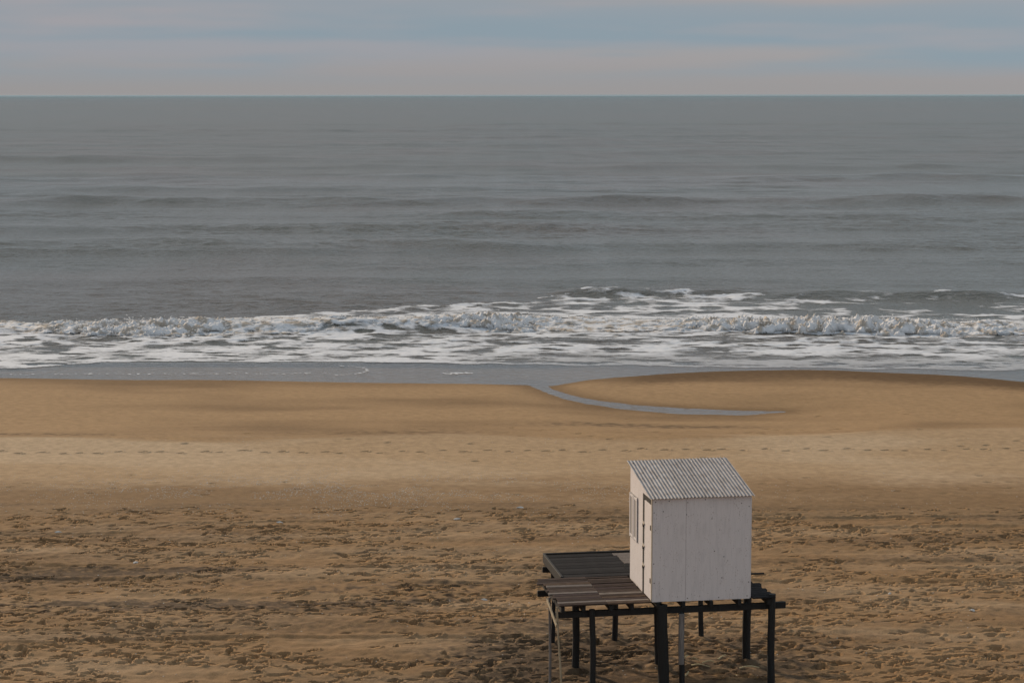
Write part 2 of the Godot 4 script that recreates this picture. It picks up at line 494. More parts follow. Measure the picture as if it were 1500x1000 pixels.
# swell crests: Z, height, half width, middle x, half length in x
var crests := [[115.6, 0.36, 2.0, 0.0, 400.0], [135.2, 0.72, 1.5, 9.5, 6.5], [132.6, 0.5, 1.8, 25.0, 9.0], [146.0, 0.16, 3.5, -20.0, 40.0], [161.0, 0.16, 4.0, 30.0, 60.0], [178.5, 0.5, 4.6, 14.0, 70.0], [171.0, 0.45, 4.2, -34.0, 30.0], [203.0, 0.38, 5.0, -20.0, 90.0], [224.0, 0.38, 6.0, 40.0, 60.0], [252.0, 0.7, 5.6, 12.0, 110.0], [284.0, 0.5, 7.0, -60.0, 60.0], [322.0, 0.8, 7.5, 90.0, 45.0], [335.0, 0.55, 8.0, -50.0, 60.0], [372.0, 0.6, 9.0, 30.0, 90.0], [414.0, 0.9, 9.0, -80.0, 60.0], [470.0, 0.4, 11.0, 60.0, 110.0], [540.0, 0.5, 13.0, -40.0, 130.0], [640.0, 0.5, 16.0, 120.0, 160.0], [760.0, 0.55, 18.0, -80.0, 200.0], [920.0, 0.6, 22.0, 100.0, 220.0]]

func sea_height(x: float, Z: float) -> float:
	var h := SEA
	var calm := smoothstep(100.0, 112.0, Z)
	if calm <= 0.0: return h + 0.004 * n_chop2.get_noise_2d(x * 0.3, Z) * smoothstep(96.0, 99.0, Z)
	for c in crests:
		var dz: float = Z - c[0]
		var w: float = c[2]
		if dz < -4.0 * w - 3.0 or dz > 6.0 * w + 3.0: continue
		dz += 1.1 * w * n_wig.get_noise_2d(x, c[0] * 7.0)
		w *= 0.8 if dz < 0.0 else 1.5
		var ax: float = (x - c[3]) / c[4]
		h += calm * 1.35 * c[1] * (0.75 + 0.7 * n_amp.get_noise_2d(x, c[0] * 3.0)) * exp(-dz * dz / (w * w)) * exp(-ax * ax * ax * ax)
	var gust := (0.62 + 0.9 * n_amp.get_noise_2d(x * 0.5 + 300.0, Z * 1.6)) * (1.0 - 0.55 * bump(Z, 148.0, 12.0))    # ruffled and slick patches
	h += calm * gust * 1.25 * ((0.12 * n_chop.get_noise_2d(x * 0.45, Z) + 0.04 * n_chop2.get_noise_2d(x * 0.5, Z)) * (1.0 - smoothstep(190.0, 325.0, Z)) + 0.30 * n_chop.get_noise_2d(x * 0.11, Z * 0.2) * smoothstep(110.0, 260.0, Z) * (1.0 - smoothstep(600.0, 1280.0, Z)))
	return h

func water_color(x: float, Z: float) -> Color:      # one silty grey-green, a little browner in drifting clouds of sand
	var p := n_patch.get_noise_2d(x * 0.05, Z * 0.05)
	return Color(0.100, 0.096, 0.072).lerp(Color(0.116, 0.098, 0.072), smoothstep(-0.1, 0.4, p))

func make_sea():
	var am := ArrayMesh.new()
	for r in [[-44.0, 44.0, 300, 76.0, 100.7, 66], [-44.0, 44.0, 500, 100.6, 130.0, 180], [-115.0, 115.0, 480, 129.9, 332.0, 440], [-400.0, 400.0, 320, 331.0, 1300.0, 360]]:
		var nx: int = r[2]; var nz: int = r[5]
		var hh := PackedFloat32Array(); hh.resize(nx * nz)
		var cc := PackedColorArray(); cc.resize(nx * nz)
		for j in nz:
			var Z := lerpf(r[3], r[4], float(j) / (nz - 1))
			for i in nx:
				var x := lerpf(r[0], r[1], float(i) / (nx - 1))
				hh[j * nx + i] = sea_height(x, Z)
				cc[j * nx + i] = water_color(x, Z)
		am.add_surface_from_arrays(Mesh.PRIMITIVE_TRIANGLES, grid(r[0], r[1], nx, r[3], r[4], nz, hh, cc, PackedByteArray(), 0.05))
		am.surface_set_material(am.get_surface_count() - 1, M.water_far if r[3] > 300.0 else (M.water if r[3] > 80.0 else M.water_calm))
	# open water all round, out to the horizon
	var v := PackedVector3Array(); var nn := PackedVector3Array(); var cl := PackedColorArray(); var ix := PackedInt32Array()
	var rows := 60; var cols := 25
	for j in rows:
		var Z := 99.0 * pow(260.0, float(j) / (rows - 1))
		for i in cols:
			var q := float(i) / (cols - 1) * 2.0 - 1.0
			var x := signf(q) * pow(absf(q), 3.0) * 20000.0
			v.append(Vector3(x, SEA - 0.3, -Z)); nn.append(Vector3.UP); cl.append(water_color(x, Z))
	for j in rows - 1:
		for i in cols - 1:
			var k := j * cols + i
			ix.append_array([k, k + cols, k + 1, k + 1, k + cols, k + cols + 1])
	var arr := []; arr.resize(Mesh.ARRAY_MAX)
	arr[Mesh.ARRAY_VERTEX] = v; arr[Mesh.ARRAY_NORMAL] = nn; arr[Mesh.ARRAY_COLOR] = cl; arr[Mesh.ARRAY_INDEX] = ix
	am.add_surface_from_arrays(Mesh.PRIMITIVE_TRIANGLES, arr)
	am.surface_set_material(am.get_surface_count() - 1, M.water_open)
	tag(put(self, "sea", am, null), "grey-brown sea with low swell reaching the horizon", "sea", "", "structure")

var n_foam := noise(41, 0.5, 4)
var n_hole := noise(42, 0.55, 2)
var n_lump := noise(43, 1.3, 4)
var n_curl := noise(45, 0.75, 3)
var n_web := FastNoiseLite.new()

func make_foam():
	n_web.seed = 44
	n_web.noise_type = FastNoiseLite.TYPE_CELLULAR
	n_web.frequency = 0.42
	n_web.cellular_return_type = FastNoiseLite.RETURN_DISTANCE2_SUB
	n_web.domain_warp_enabled = true
	n_web.domain_warp_amplitude = 1.2
	n_web.domain_warp_frequency = 0.5
	var edge := lookup([[-80, 98.0], [-24.8, 98.2], [-21.9, 100.0], [-18.6, 100.8], [-10.2, 100.8], [-1.7, 100.0], [8.3, 99.0], [14.9, 98.2], [24.6, 97.5], [80, 97.0]])
	var back := lookup([[-80, 117.6], [-26, 117.6], [-17, 119.5], [-10.4, 124.5], [-6.4, 127.1], [-2.2, 129.2], [4.6, 135.0], [9.2, 136.0], [13.6, 134.0], [24.4, 133.0], [33, 132], [80, 130]])
	# --- flat sheets of foam
	var x0 := -40.0; var x1 := 40.0; var z0 := 95.0; var z1 := 138.0; var nx := 801; var nz := 287
	var hh := PackedFloat32Array(); hh.resize(nx * nz)
	var cc := PackedColorArray(); cc.resize(nx * nz)
	var kk := PackedByteArray(); kk.resize(nx * nz)
	for j in nz:
		var Z := lerpf(z0, z1, float(j) / (nz - 1))
		for i in nx:
			var x := lerpf(x0, x1, float(i) / (nx - 1))
			var k := j * nx + i
			var fd := Z - look(edge, x) - 0.5 * n_wig.get_noise_2d(x * 8.0, 5.0) - 0.25 * n_foam.get_noise_2d(x * 0.8, 1.0)
			var f := -1.0
			var film := 0.0
			var n1 := n_foam.get_noise_2d(x * 0.38, Z * 0.62)
			var web := n_web.get_noise_2d(x * 0.75, Z * 0.75)          # -1 on the cell borders
			if fd > 0.0 and Z < 117.5:
				var thin := smoothstep(-6.0, 5.0, x) * (1.0 - smoothstep(3.5, 6.0, fd + 2.0 * n1))
				var cov := 0.78 - 0.14 * thin
				if fd < 0.5: cov = 1.2
				var cell := n_web.get_noise_2d(x * 1.5 + 300.0, Z * 2.0) + 1.0      # 0 on the borders of the bubbles' cells
				var hole := n_hole.get_noise_2d(x * 0.55, Z * 1.05)
				f = cov + 0.2 - 0.10 * smoothstep(103.0, 109.0, Z) + 0.55 * n1 - 0.6 * cell - 1.2 * maxf(hole - 0.1, 0.0) - 0.9 * maxf(n_hole.get_noise_2d(x * 1.1 + 60.0, Z * 1.9) - 0.2, 0.0) - 0.38 + 0.12 * n_chop2.get_noise_2d(x * 2.0, Z * 2.5)
				f -= 0.14 * bump(Z, 110.0, 1.6)
				film = thin
			elif Z >= 117.5 and Z < look(back, x) + 1.2 * n1:
				f = 0.40 - (n_web.get_noise_2d(x * 1.1, Z * 1.0) + 1.0) * 1.15 + 0.6 * n1 + 0.35 * (1.0 - smoothstep(118.0, 124.0, Z)) - 0.25 * smoothstep(12.0, 26.0, x)
			elif fd < -0.2 and Z > 95.3:                 # bubbles left on the wash
				var line := 0.9 * bump(Z, 96.4 + 0.3 * n_wig.get_noise_2d(x * 6.0, 70.0), 0.35) * (1.0 - smoothstep(-9.0, -7.0, x))
				var arc := Vector2(x + 8.4, (Z - 97.6) * 0.9).length()
				if x > -8.4 and x < -6.6: line += 1.3 * bump(arc, 1.45, 0.16)
				line += 1.25 * bump(x, -2.6, 1.3) * bump(Z, 96.9 + 0.12 * x, 0.5) + 0.8 * bump(x, 0.9, 0.5) * bump(Z, 95.5, 0.3)
				f = line - 0.95 + 1.1 * n_speck.get_noise_2d(x * 0.8, Z * 0.6)
			kk[k] = 1 if f > 0.0 else 0
			hh[k] = sea_height(x, Z) + 0.02 + 0.05 * clampf(f, 0.0, 0.6) * (0.6 + n_lump.get_noise_2d(x * 2.0, Z * 2.0)) if fd > 0.3 else sea_height(x, Z) + 0.015
			var t := clampf(0.5 + 0.7 * n1, 0.0, 1.0)
			var thick := smoothstep(0.0, 0.32, f) * (0.55 + 0.45 * smoothstep(0.1, 0.7, t + 0.4 * n_chop2.get_noise_2d(x * 1.5, Z * 2.0))) * (1.0 - 0.5 * film)
			cc[k] = Color(0.70, 0.73, 0.775, 0.12 + 0.88 * thick)
	var am := ArrayMesh.new()
	am.add_surface_from_arrays(Mesh.PRIMITIVE_TRIANGLES, grid(x0, x1, nx, z0, z1, nz, hh, cc, kk))
	# --- the broken wave: lumpy white water
	z0 = 110.5; z1 = 121.0; nx = 1001; nz = 124
	hh = PackedFloat32Array(); hh.resize(nx * nz)
	cc = PackedColorArray(); cc.resize(nx * nz)
	kk = PackedByteArray(); kk.resize(nx * nz)
	for j in nz:
		var Z := lerpf(z0, z1, float(j) / (nz - 1))
		for i in nx:
			var x := lerpf(x0, x1, float(i) / (nx - 1))
			var k := j * nx + i
			var zc := 115.0 + 2.6 * n_wig.get_noise_2d(x * 1.5, 300.0)
			var body := exp(-pow((Z - zc) / 2.4, 4.0))
			var lump := 0.9 * n_lump.get_noise_2d(x * 0.6, Z * 0.9) + 0.45 * n_lump.get_noise_2d(x * 2.9 + 70.0, Z * 2.9) + 0.45 * pow(1.0 - absf(n_curl.get_noise_2d(x * 1.4 + 70.0, Z * 1.4)), 6.0) - 0.1
			var surge := maxf(0.6 + 1.9 * n_amp.get_noise_2d(x * 2.2, 900.0) + 0.5 * n_wig.get_noise_2d(x * 9.0, 60.0), 0.12)
			var f := body - 0.58 + 0.85 * n_foam.get_noise_2d(x * 1.2, Z * 1.5) + 0.45 * lump
			hh[k] = sea_height(x, Z) + 0.02 + body * clampf(f * 2.5, 0.0, 1.0) * (0.05 + 0.24 * surge * (0.5 + lump))
			kk[k] = 1 if f > 0.0 else 0
			var tan := smoothstep(-0.12, 0.35, n_foam.get_noise_2d(x * 2.0 + 200.0, Z * 2.0)) * 0.85
			cc[k] = Color(0.75, 0.755, 0.765).lerp(Color(0.40, 0.335, 0.26), tan)
			cc[k].a = 0.25 + 0.75 * smoothstep(0.0, 0.3, f)
	am.add_surface_from_arrays(Mesh.PRIMITIVE_TRIANGLES, grid(x0, x1, nx, z0, z1, nz, hh, cc, kk))
	tag(put(self, "surf_foam", am, M.foam), "white foam of the breaking wave and the sheets it leaves", "foam", "", "stuff")
	# --- spray thrown up along the crest
	var mm := MultiMesh.new()
	mm.transform_format = MultiMesh.TRANSFORM_3D
	var ball := SphereMesh.new(); ball.radius = 0.5; ball.height = 1.0; ball.radial_segments = 6; ball.rings = 3
	mm.mesh = ball
	rng.seed = 5
	var places := []
	for k in 5200:
		var x := rng.randf_range(-38.0, 38.0)
		var surge := 0.6 + 0.9 * n_amp.get_noise_2d(x * 2.2, 900.0)
		if rng.randf() > surge * 1.1: continue
		var Z := 115.2 + 2.6 * n_wig.get_noise_2d(x * 1.5, 300.0) + rng.randfn(0.2, 1.2)
		var up := absf(rng.randfn(0.0, 0.13)) * surge + 0.15 * surge
		var s := rng.randf_range(0.03, 0.09)
		places.append(Transform3D(Basis.from_euler(Vector3(rng.randf() * 6, rng.randf() * 6, 0)).scaled(Vector3(s * 1.5, s, s)), Vector3(x, sea_height(x, Z) + up, -Z)))
	mm.instance_count = places.size()
	for k in places.size(): mm.set_instance_transform(k, places[k])
	var sp := MultiMeshInstance3D.new()
	sp.name = "spray"
	sp.multimesh = mm
	sp.material_override = M.spray
	add_child(sp)
	tag(sp, "white spray flying off the breaking wave crest", "spray", "", "stuff")

# ------------------------------------------------------------------ platform and hut
func make_platform() -> Node3D:
	var p := thing("stilt_platform", HUT, deg_to_rad(YAW))
	tag(p, "dark weathered timber platform on stilts carrying the white hut", "platform")
	rng.seed = 21
	for q in posts:
		var pts := []; var rad := []
		for k in 9:
			var f := k / 8.0
			var y: float = lerpf(-0.35, q[3], f)
			pts.append(Vector3(q[0] + q[4] * (1.0 - f) + 0.012 * sin(f * 5.0 + q[0]), y, -q[1] + 0.01 * sin(f * 4.0 + q[1] * 3.0)))
			rad.append(q[2] * lerpf(1.02, 0.98, f))
		put(p, "post", pole(pts, rad, 14, 0.12, int(q[0] * 100 + 500)), M[q[5]])
	# a debarked pale stretch on the thin round post beside the thick one, and the pale stake at the corner
	put(p, "peeled_post", pole([Vector3(0.615, 0.55, 0.035), Vector3(0.612, 0.9, 0.035), Vector3(0.615, 1.25, 0.03), Vector3(0.62, 1.60, 0.03)], [0.055, 0.06, 0.06, 0.056], 14, 0.1, 9), M.grey_wood)
	put(p, "stake", pole([Vector3(-1.86, -0.3, 0.02), Vector3(-1.9, 0.5, 0.02), Vector3(-1.95, 1.3, 0.0), Vector3(-1.97, 1.84, -0.02)], [0.02, 0.021, 0.02, 0.019], 8, 0.1, 3), M.pale_wood)
	put(p, "stake", pole([Vector3(-1.97, -0.3, -0.85), Vector3(-1.96, 0.6, -0.85), Vector3(-1.98, 1.84, -0.84)], [0.03, 0.028, 0.026], 8, 0.1, 4), M.grey_wood)
	put(p, "brace", block(Vector3(0.03, 0.07, 1.15), 0.004), M.pale_wood, Vector3(-2.005, 1.62, -0.42), Vector3(deg_to_rad(14), 0, 0))
	# beams across
	for b in [[-1.98, 2.86, 0.13, 0.135], [-2.04, 2.66, 1.97, 0.13], [-1.56, 2.3, 4.12, 0.13]]:
		put(p, "beam", block(Vector3(b[1] - b[0], b[3], 0.075), 0.008), M.tar, Vector3((b[0] + b[1]) / 2, 1.655, -b[2]), Vector3(0, 0, deg_to_rad(0.25)))
	# joists on the beams
	for j in [[-1.86, -0.06, 2.3], [-1.42, -0.02, 4.36], [-0.86, -0.05, 4.3], [-0.42, -0.03, 4.3], [0.12, -0.04, 4.35], [0.66, -0.02, 2.2], [1.24, -0.04, 2.2], [1.84, -0.03, 2.2], [2.46, -0.05, 2.2]]:
		put(p, "joist", block(Vector3(0.075, 0.125, j[2] - j[1]), 0.006), M.tar, Vector3(j[0], 1.79, -(j[1] + j[2]) / 2))
	# deck boards: weathered brown in front of the door, black beyond
	var wide := 0.143
	var variants := []
	for k in 4: variants.append(block(Vector3(1.0, 0.032, wide), 0.006))
	for row in 15:
		var t := -0.02 + row * 0.1555
		var cut := -0.95 + rng.randf_range(-0.012, 0.012)
		var left := -1.95 + rng.randf_range(-0.05, 0.07) - (0.12 if row > 11 else 0.0)
		for part in [[left, cut - 0.004], [cut + 0.004, -0.035]]:
			var len: float = part[1] - part[0]
			var o := put(p, "deck_board", variants[rng.randi() % 4], M["plank%d" % (rng.randi() % 7)], Vector3((part[0] + part[1]) / 2, 1.884 + rng.randf_range(-0.005, 0.007), -t), Vector3(rng.randf_range(-0.07, 0.07), rng.randf_range(-0.008, 0.008), rng.randf_range(-0.006, 0.006)))
			o.scale.x = len
		if row < 9:
			var e := 2.56 + rng.randf_range(-0.04, 0.06) - (0.1 if row == 8 else 0.0)
			var o2 := put(p, "deck_board", variants[rng.randi() % 4], M["black%d" % (rng.randi() % 2)], Vector3((2.10 + e) / 2, 1.884, -t), Vector3(rng.randf_range(-0.02, 0.02), 0, 0))
			o2.scale.x = e - 2.10
	var o3 := put(p, "deck_board", variants[0], M.black0, Vector3(2.52, 1.884, -2.02), Vector3(0, 0, 0))
	o3.scale = Vector3(0.84, 1, 0.4)
	var bw := 0.262
	var bb := block(Vector3(1.0, 0.034, bw), 0.006)
	for row in 8:
		var t := 2.40 + row * 0.2705
		var cut := 0.10 + rng.randf_range(-0.05, 0.05)
		var o := put(p, "deck_board", bb, M["black%d" % (row % 2)], Vector3((-1.42 + cut) / 2, 1.884 + rng.randf_range(-0.004, 0.004), -t), Vector3(rng.randf_range(-0.015, 0.015), 0, 0))
		o.scale.x = cut + 1.42
		var o4 := put(p, "deck_board", bb, M.plank2 if row > 3 else M.black1, Vector3((cut + 0.004 + 0.52) / 2, 1.884 + rng.randf_range(-0.003, 0.004), -t), Vector3(rng.randf_range(-0.015, 0.015), 0, 0))
		o4.scale.x = 0.516 - cut
	put(p, "edge_board", block(Vector3(0.06, 0.20, 2.24), 0.006), M.tar, Vector3(-1.46, 1.83, -3.36))
	put(p, "edge_board", block(Vector3(2.0, 0.16, 0.06), 0.006), M.tar, Vector3(-0.48, 1.85, -4.51))
	return p

func make_hut():
	var w := 2.06; var d := 2.13; var hf := 2.15; var hb := 2.515
	var y0 := 1.862                                     # stands on the joists
	var hut := thing("beach_hut", HUT + Vector3(0, y0, 0), deg_to_rad(YAW))
	tag(hut, "small white plywood hut with sloping corrugated roof on dark stilts", "hut")
	var top := func(t: float) -> float: return hf + (hb - hf) * t / d
	put(hut, "floor", block(Vector3(w - 0.07, 0.03, d - 0.07), 0.003), M.inner, Vector3(w / 2, 0.02, -d / 2))
	# front: two sheets of plywood, the joint a third of the way across
	var cut := 0.70
	put(hut, "front_panel", block(Vector3(cut - 0.003, hf, 0.018), 0.003), M.paint0, Vector3(cut / 2, hf / 2, -0.009))
	put(hut, "front_panel", block(Vector3(w - cut - 0.003, hf + 0.004, 0.018), 0.003), M.paint1, Vector3((w + cut) / 2, hf / 2, -0.006))
	var back := put(hut, "back_wall", block(Vector3(w, hb, 0.02), 0.003), M.paint0, Vector3(w / 2, hb / 2, -d + 0.01))
	back.name = "back_wall"
	# seaward-running walls with the slope of the roof
	var st := SurfaceTool.new()
	st.begin(Mesh.PRIMITIVE_TRIANGLES); st.set_smooth_group(-1)
	var t0 := 0.02
	slab_shape(st, PackedVector2Array([Vector2(t0, 0.0), Vector2(0.06, 0.0), Vector2(0.06, top.call(0.06)), Vector2(t0, top.call(t0))]), 0.0, 0.02)
	slab_shape(st, PackedVector2Array([Vector2(0.06, 2.102), Vector2(0.892, 2.102), Vector2(0.892, top.call(0.892)), Vector2(0.06, top.call(0.06))]), 0.0, 0.02)
	slab_shape(st, PackedVector2Array([Vector2(0.892, 0.0), Vector2(d - 0.02, 0.0), Vector2(d - 0.02, top.call(d - 0.02)), Vector2(0.892, top.call(0.892))]), 0.0, 0.02)
	st.generate_normals()
	put(hut, "side_wall", st.commit(), M.paint2)
	st = SurfaceTool.new()
	st.begin(Mesh.PRIMITIVE_TRIANGLES); st.set_smooth_group(-1)
	slab_shape(st, PackedVector2Array([Vector2(t0, 0.0), Vector2(d - 0.02, 0.0), Vector2(d - 0.02, top.call(d - 0.02)), Vector2(t0, top.call(t0))]), w - 0.02, w)
	st.generate_normals()
	put(hut, "side_wall", st.commit(), M.paint2)
	# dark frame strips flush with the door, filling the gap beside and above it
	put(hut, "door_frame", block(Vector3(0.024, 2.1, 0.15), 0.003), M.tar, Vector3(0.006, 1.05, -0.815))
	put(hut, "door_frame", block(Vector3(0.024, 0.10, 0.675), 0.003), M.tar, Vector3(0.006, 2.05, -0.4))
	# corner batten
	put(hut, "corner_batten", block(Vector3(0.022, hf - 0.01, 0.045), 0.003), M.pale_paint, Vector3(-0.011, hf / 2, -0.0225))
	put(hut, "corner_batten", block(Vector3(0.02, hf - 0.03, 0.04), 0.003), M.paint1, Vector3(w + 0.011, hf / 2, -0.024))
	# door, hung at the corner with the dark frame strip beyond its other edge
	var door := put(hut, "door", block(Vector3(0.03, 1.965, 0.66), 0.004), M.paint2, Vector3(0.010, 1.0, -0.40))
	for y in [1.52, 0.42]:
		put(door, "hinge", block(Vector3(0.016, 0.1, 0.10), 0.003), M.iron, Vector3(-0.022, y - 1.0, 0.285))
	for y in [0.62, 1.03, 1.5]:
		put(door, "latch", block(Vector3(0.03, 0.035, 0.13), 0.004), M.pale_paint, Vector3(-0.025, y - 1.0, -0.35), Vector3(deg_to_rad(18), 0, 0))
		put(door, "latch", block(Vector3(0.035, 0.07, 0.03), 0.004), M.iron, Vector3(-0.03, y - 1.05, -0.37))
	# window with two closed shutters
	var win := put(hut, "window", block(Vector3(0.014, 0.97, 0.70), 0.003), M.shutter_grey, Vector3(-0.005, 1.42, -1.72))
	for t in [-0.19, 0.19]:
		var leaf := put(win, "shutter", block(Vector3(0.012, 0.90, 0.30), 0.003), M.shutter_grey, Vector3(-0.010, 0.0, t))
		for k in 2:
			put(leaf, "stile", block(Vector3(0.012, 0.94, 0.055), 0.003), M.paint2, Vector3(-0.010, 0, -0.14 + k * 0.28))
		for k in 2:
			put(leaf, "rail", block(Vector3(0.010, 0.05, 0.22), 0.003), M.paint2, Vector3(-0.009, -0.43 + k * 0.86, 0))
	# nails
	var nail := SphereMesh.new(); nail.radius = 0.011; nail.height = 0.014; nail.radial_segments = 8; nail.rings = 4
	for q in [[0.03, 1.86], [0.03, 0.80], [0.04, 0.40], [0.71, 1.80], [0.73, 2.05], [2.02, 1.93], [2.03, 0.35], [1.24, 1.70], [1.30, 1.02], [1.5, 0.9], [1.46, 0.46], [0.34, 2.09], [1.1, 2.1], [1.72, 2.1], [0.06, 2.08], [0.74, 0.06], [1.4, 0.05], [2.0, 0.06], [0.22, 1.88], [1.86, 2.0]]:
		put(hut, "nail", nail, M.iron, Vector3(q[0], q[1], 0.003), Vector3(PI / 2, 0, 0))
	# corrugated roof in three lapped sheets
	var pitch := 0.0755; var amp := 0.009
	var a0 := -0.07; var a1 := w + 0.075
	var total := int(round((a1 - a0) / pitch))
	var slope := (hb - hf) / d
	var spans := [[0, 10], [9, 19], [18, total]]
	for si in 3:
		var sp: Array = spans[si]
		var rs := SurfaceTool.new()
		rs.begin(Mesh.PRIMITIVE_TRIANGLES); rs.set_smooth_group(0)
		var tf: float = -0.085 + [0.0, 0.012, -0.006][si]
		var tb := d + 0.06
		var n: int = (sp[1] - sp[0]) * 10
		var lift: float = 0.016 + amp + [0.0, 0.0035, 0.007][si]
		for face in 2:
			for k in n:
				var quad := []
				for e in [[k, tf], [k, tb], [k + 1, tb], [k + 1, tf]]:
					var xx: float = a0 + sp[0] * pitch + e[0] * pitch / 10.0
					quad.append(Vector3(xx, hf + slope * e[1] + lift + amp * sin(TAU * e[0] / 10.0) - 0.0022 * face, -e[1]))
				var order := [0, 1, 2, 0, 2, 3] if face == 0 else [0, 2, 1, 0, 3, 2]
				for m in order: rs.add_vertex(quad[m])
		rs.generate_normals()
		var sheet := put(hut, "roof_sheet", rs.commit(), M["tin%d" % si])
		var screw := SphereMesh.new(); screw.radius = 0.012; screw.height = 0.016; screw.radial_segments = 8; screw.rings = 4
		for t in [0.12, 1.06, 2.0]:
			for c in range(int(sp[0]) + 1, int(sp[1]), 4):
				var xx := a0 + (c + 0.25) * pitch
				put(sheet, "screw", screw, M.iron if (c + int(t * 3)) % 3 else M.zinc, Vector3(xx, hf + slope * t + lift + amp + 0.002, -t))
	# laths that carry the sheets
	for t in [0.06, 1.06, 2.06]:
		put(hut, "roof_lath", block(Vector3(w - 0.06, 0.04, 0.05), 0.003), M.inner, Vector3(w / 2, hf + slope * t - 0.025, -t), Vector3(atan(slope), 0, 0))

# ------------------------------------------------------------------ small things on the sand
func make_litter():
	rng.seed = 9
	# dry reed stems under the platform
	var reeds := [[3.72, 42.98, 0.34, 1.1, "bent straw-coloured reed stem lying nearest the peeled post"], [4.53, 43.1, 0.36, 1.0, "upright-leaning pale reed stem in the middle under the platform"], [5.05, 42.45, 0.42, 0.1, "flat yellow reed stem lying beside the right front post"], [3.95, 42.85, 0.22, -0.9, "short pale reed stem between two longer ones under the hut"], [4.02, 42.5, 0.40, -0.35, "long thin reed stem slanting under the middle of the hut"], [3.66, 41.95, 0.3, 1.35, "reed stem at the bottom edge beside the thin round post"], [4.2, 42.7, 0.26, 0.25, "small reed stem lying flat under the hut, beyond the slanting one"]]
	for r in reeds:
		var pts := []; var rad := []
		for k in 6:
			var f := k / 5.0
			pts.append(Vector3((f - 0.5) * r[2], 0.012 + 0.05 * sin(f * PI), 0.05 * sin(f * 3.0)))
			rad.append(0.019 * (1.0 - 0.5 * f))
		var o := put(self, "reed_stem", pole(pts, rad, 6, 0.1, 2), M.straw, Vector3(r[0], sand_height(r[0], r[1]) + 0.06, -r[1]), Vector3(0, r[3], 0))
		tag(o, r[4], "reed", "dry reed stems under the platform")
	# scraps and shells bleached white
	var scraps := [[-12.95, 57.3, 0.16, "white scrap on the trampled sand at the far left"], [-6.75, 58.4, 0.22, "long white scrap on the sand left of the middle"], [-1.62, 59.2, 0.18, "white scrap beside a deep print where the trampled sand begins"], [0.25, 60.9, 0.2, "white scrap farthest out, straight left of the hut roof"], [-9.95, 53.0, 0.14, "small white scrap above the dark streak on the left"], [-0.68, 48.9, 0.15, "small pale scrap left of the platform deck"], [10.95, 47.6, 0.13, "white scrap on the sand at the far right"], [9.3, 49.3, 0.09, "small white scrap on the right, beyond the larger one"]]
	var k2 := 0
	for s in scraps:
		k2 += 1
		var st := SurfaceTool.new()
		st.begin(Mesh.PRIMITIVE_TRIANGLES)
		st.set_smooth_group(-1)
		var ring := []; var n := 7
		for i in n:
			var a := TAU * i / n
			ring.append(Vector3(cos(a) * s[2] * 0.65 * rng.randf_range(0.7, 1.1), rng.randf_range(0.0, 0.03), sin(a) * s[2] * 0.3 * rng.randf_range(0.6, 1.2)))
		for i in n:
			var a: Vector3 = ring[i]; var b: Vector3 = ring[(i + 1) % n]
			for p in [Vector3(0, 0.05, 0), b, a, Vector3(0, -0.01, 0), a - Vector3(0, 0.02, 0), b - Vector3(0, 0.02, 0), a, b, b - Vector3(0, 0.02, 0), a, b - Vector3(0, 0.02, 0), a - Vector3(0, 0.02, 0)]: st.add_vertex(p)
		st.generate_normals()
		tag(put(self, "white_scrap", st.commit(), M.bleached, Vector3(s[0], sand_height(s[0], s[1]) + 0.005, -s[1]), Vector3(0, rng.randf_range(-0.5, 0.5), 0)), s[3], "litter", "white scraps on the sand")
	# broken shell scattered over the packed belt
	var mm := MultiMesh.new()
	mm.transform_format = MultiMesh.TRANSFORM_3D
	var chip := SphereMesh.new(); chip.radius = 0.5; chip.height = 0.6; chip.radial_segments = 5; chip.rings = 2
	mm.mesh = chip
	var places := []
	for k in 9000:
		var x := rng.randfn(-6.0, 5.5); var Z := rng.randfn(64.2, 1.9)
		if k > 6500: x = rng.randf_range(-18, 18); Z = rng.randf_range(42.0, 75.0)
		if n_patch.get_noise_2d(x, Z) < -0.12: continue
		var s := rng.randf_range(0.015, 0.042)
		places.append(Transform3D(Basis.from_euler(Vector3(rng.randf() * 0.5, rng.randf() * 6, 0)).scaled(Vector3(s, s * 0.5, s)), Vector3(x, sand_height(x, Z) + 0.003, -Z)))
	mm.instance_count = places.size()
	for k in places.size(): mm.set_instance_transform(k, places[k])
	var o := MultiMeshInstance3D.new()
	o.name = "shell_grit"
	o.multimesh = mm
	o.material_override = M.bleached
	add_child(o)
	tag(o, "pale chips of broken shell strewn over the packed sand", "shells", "", "stuff")

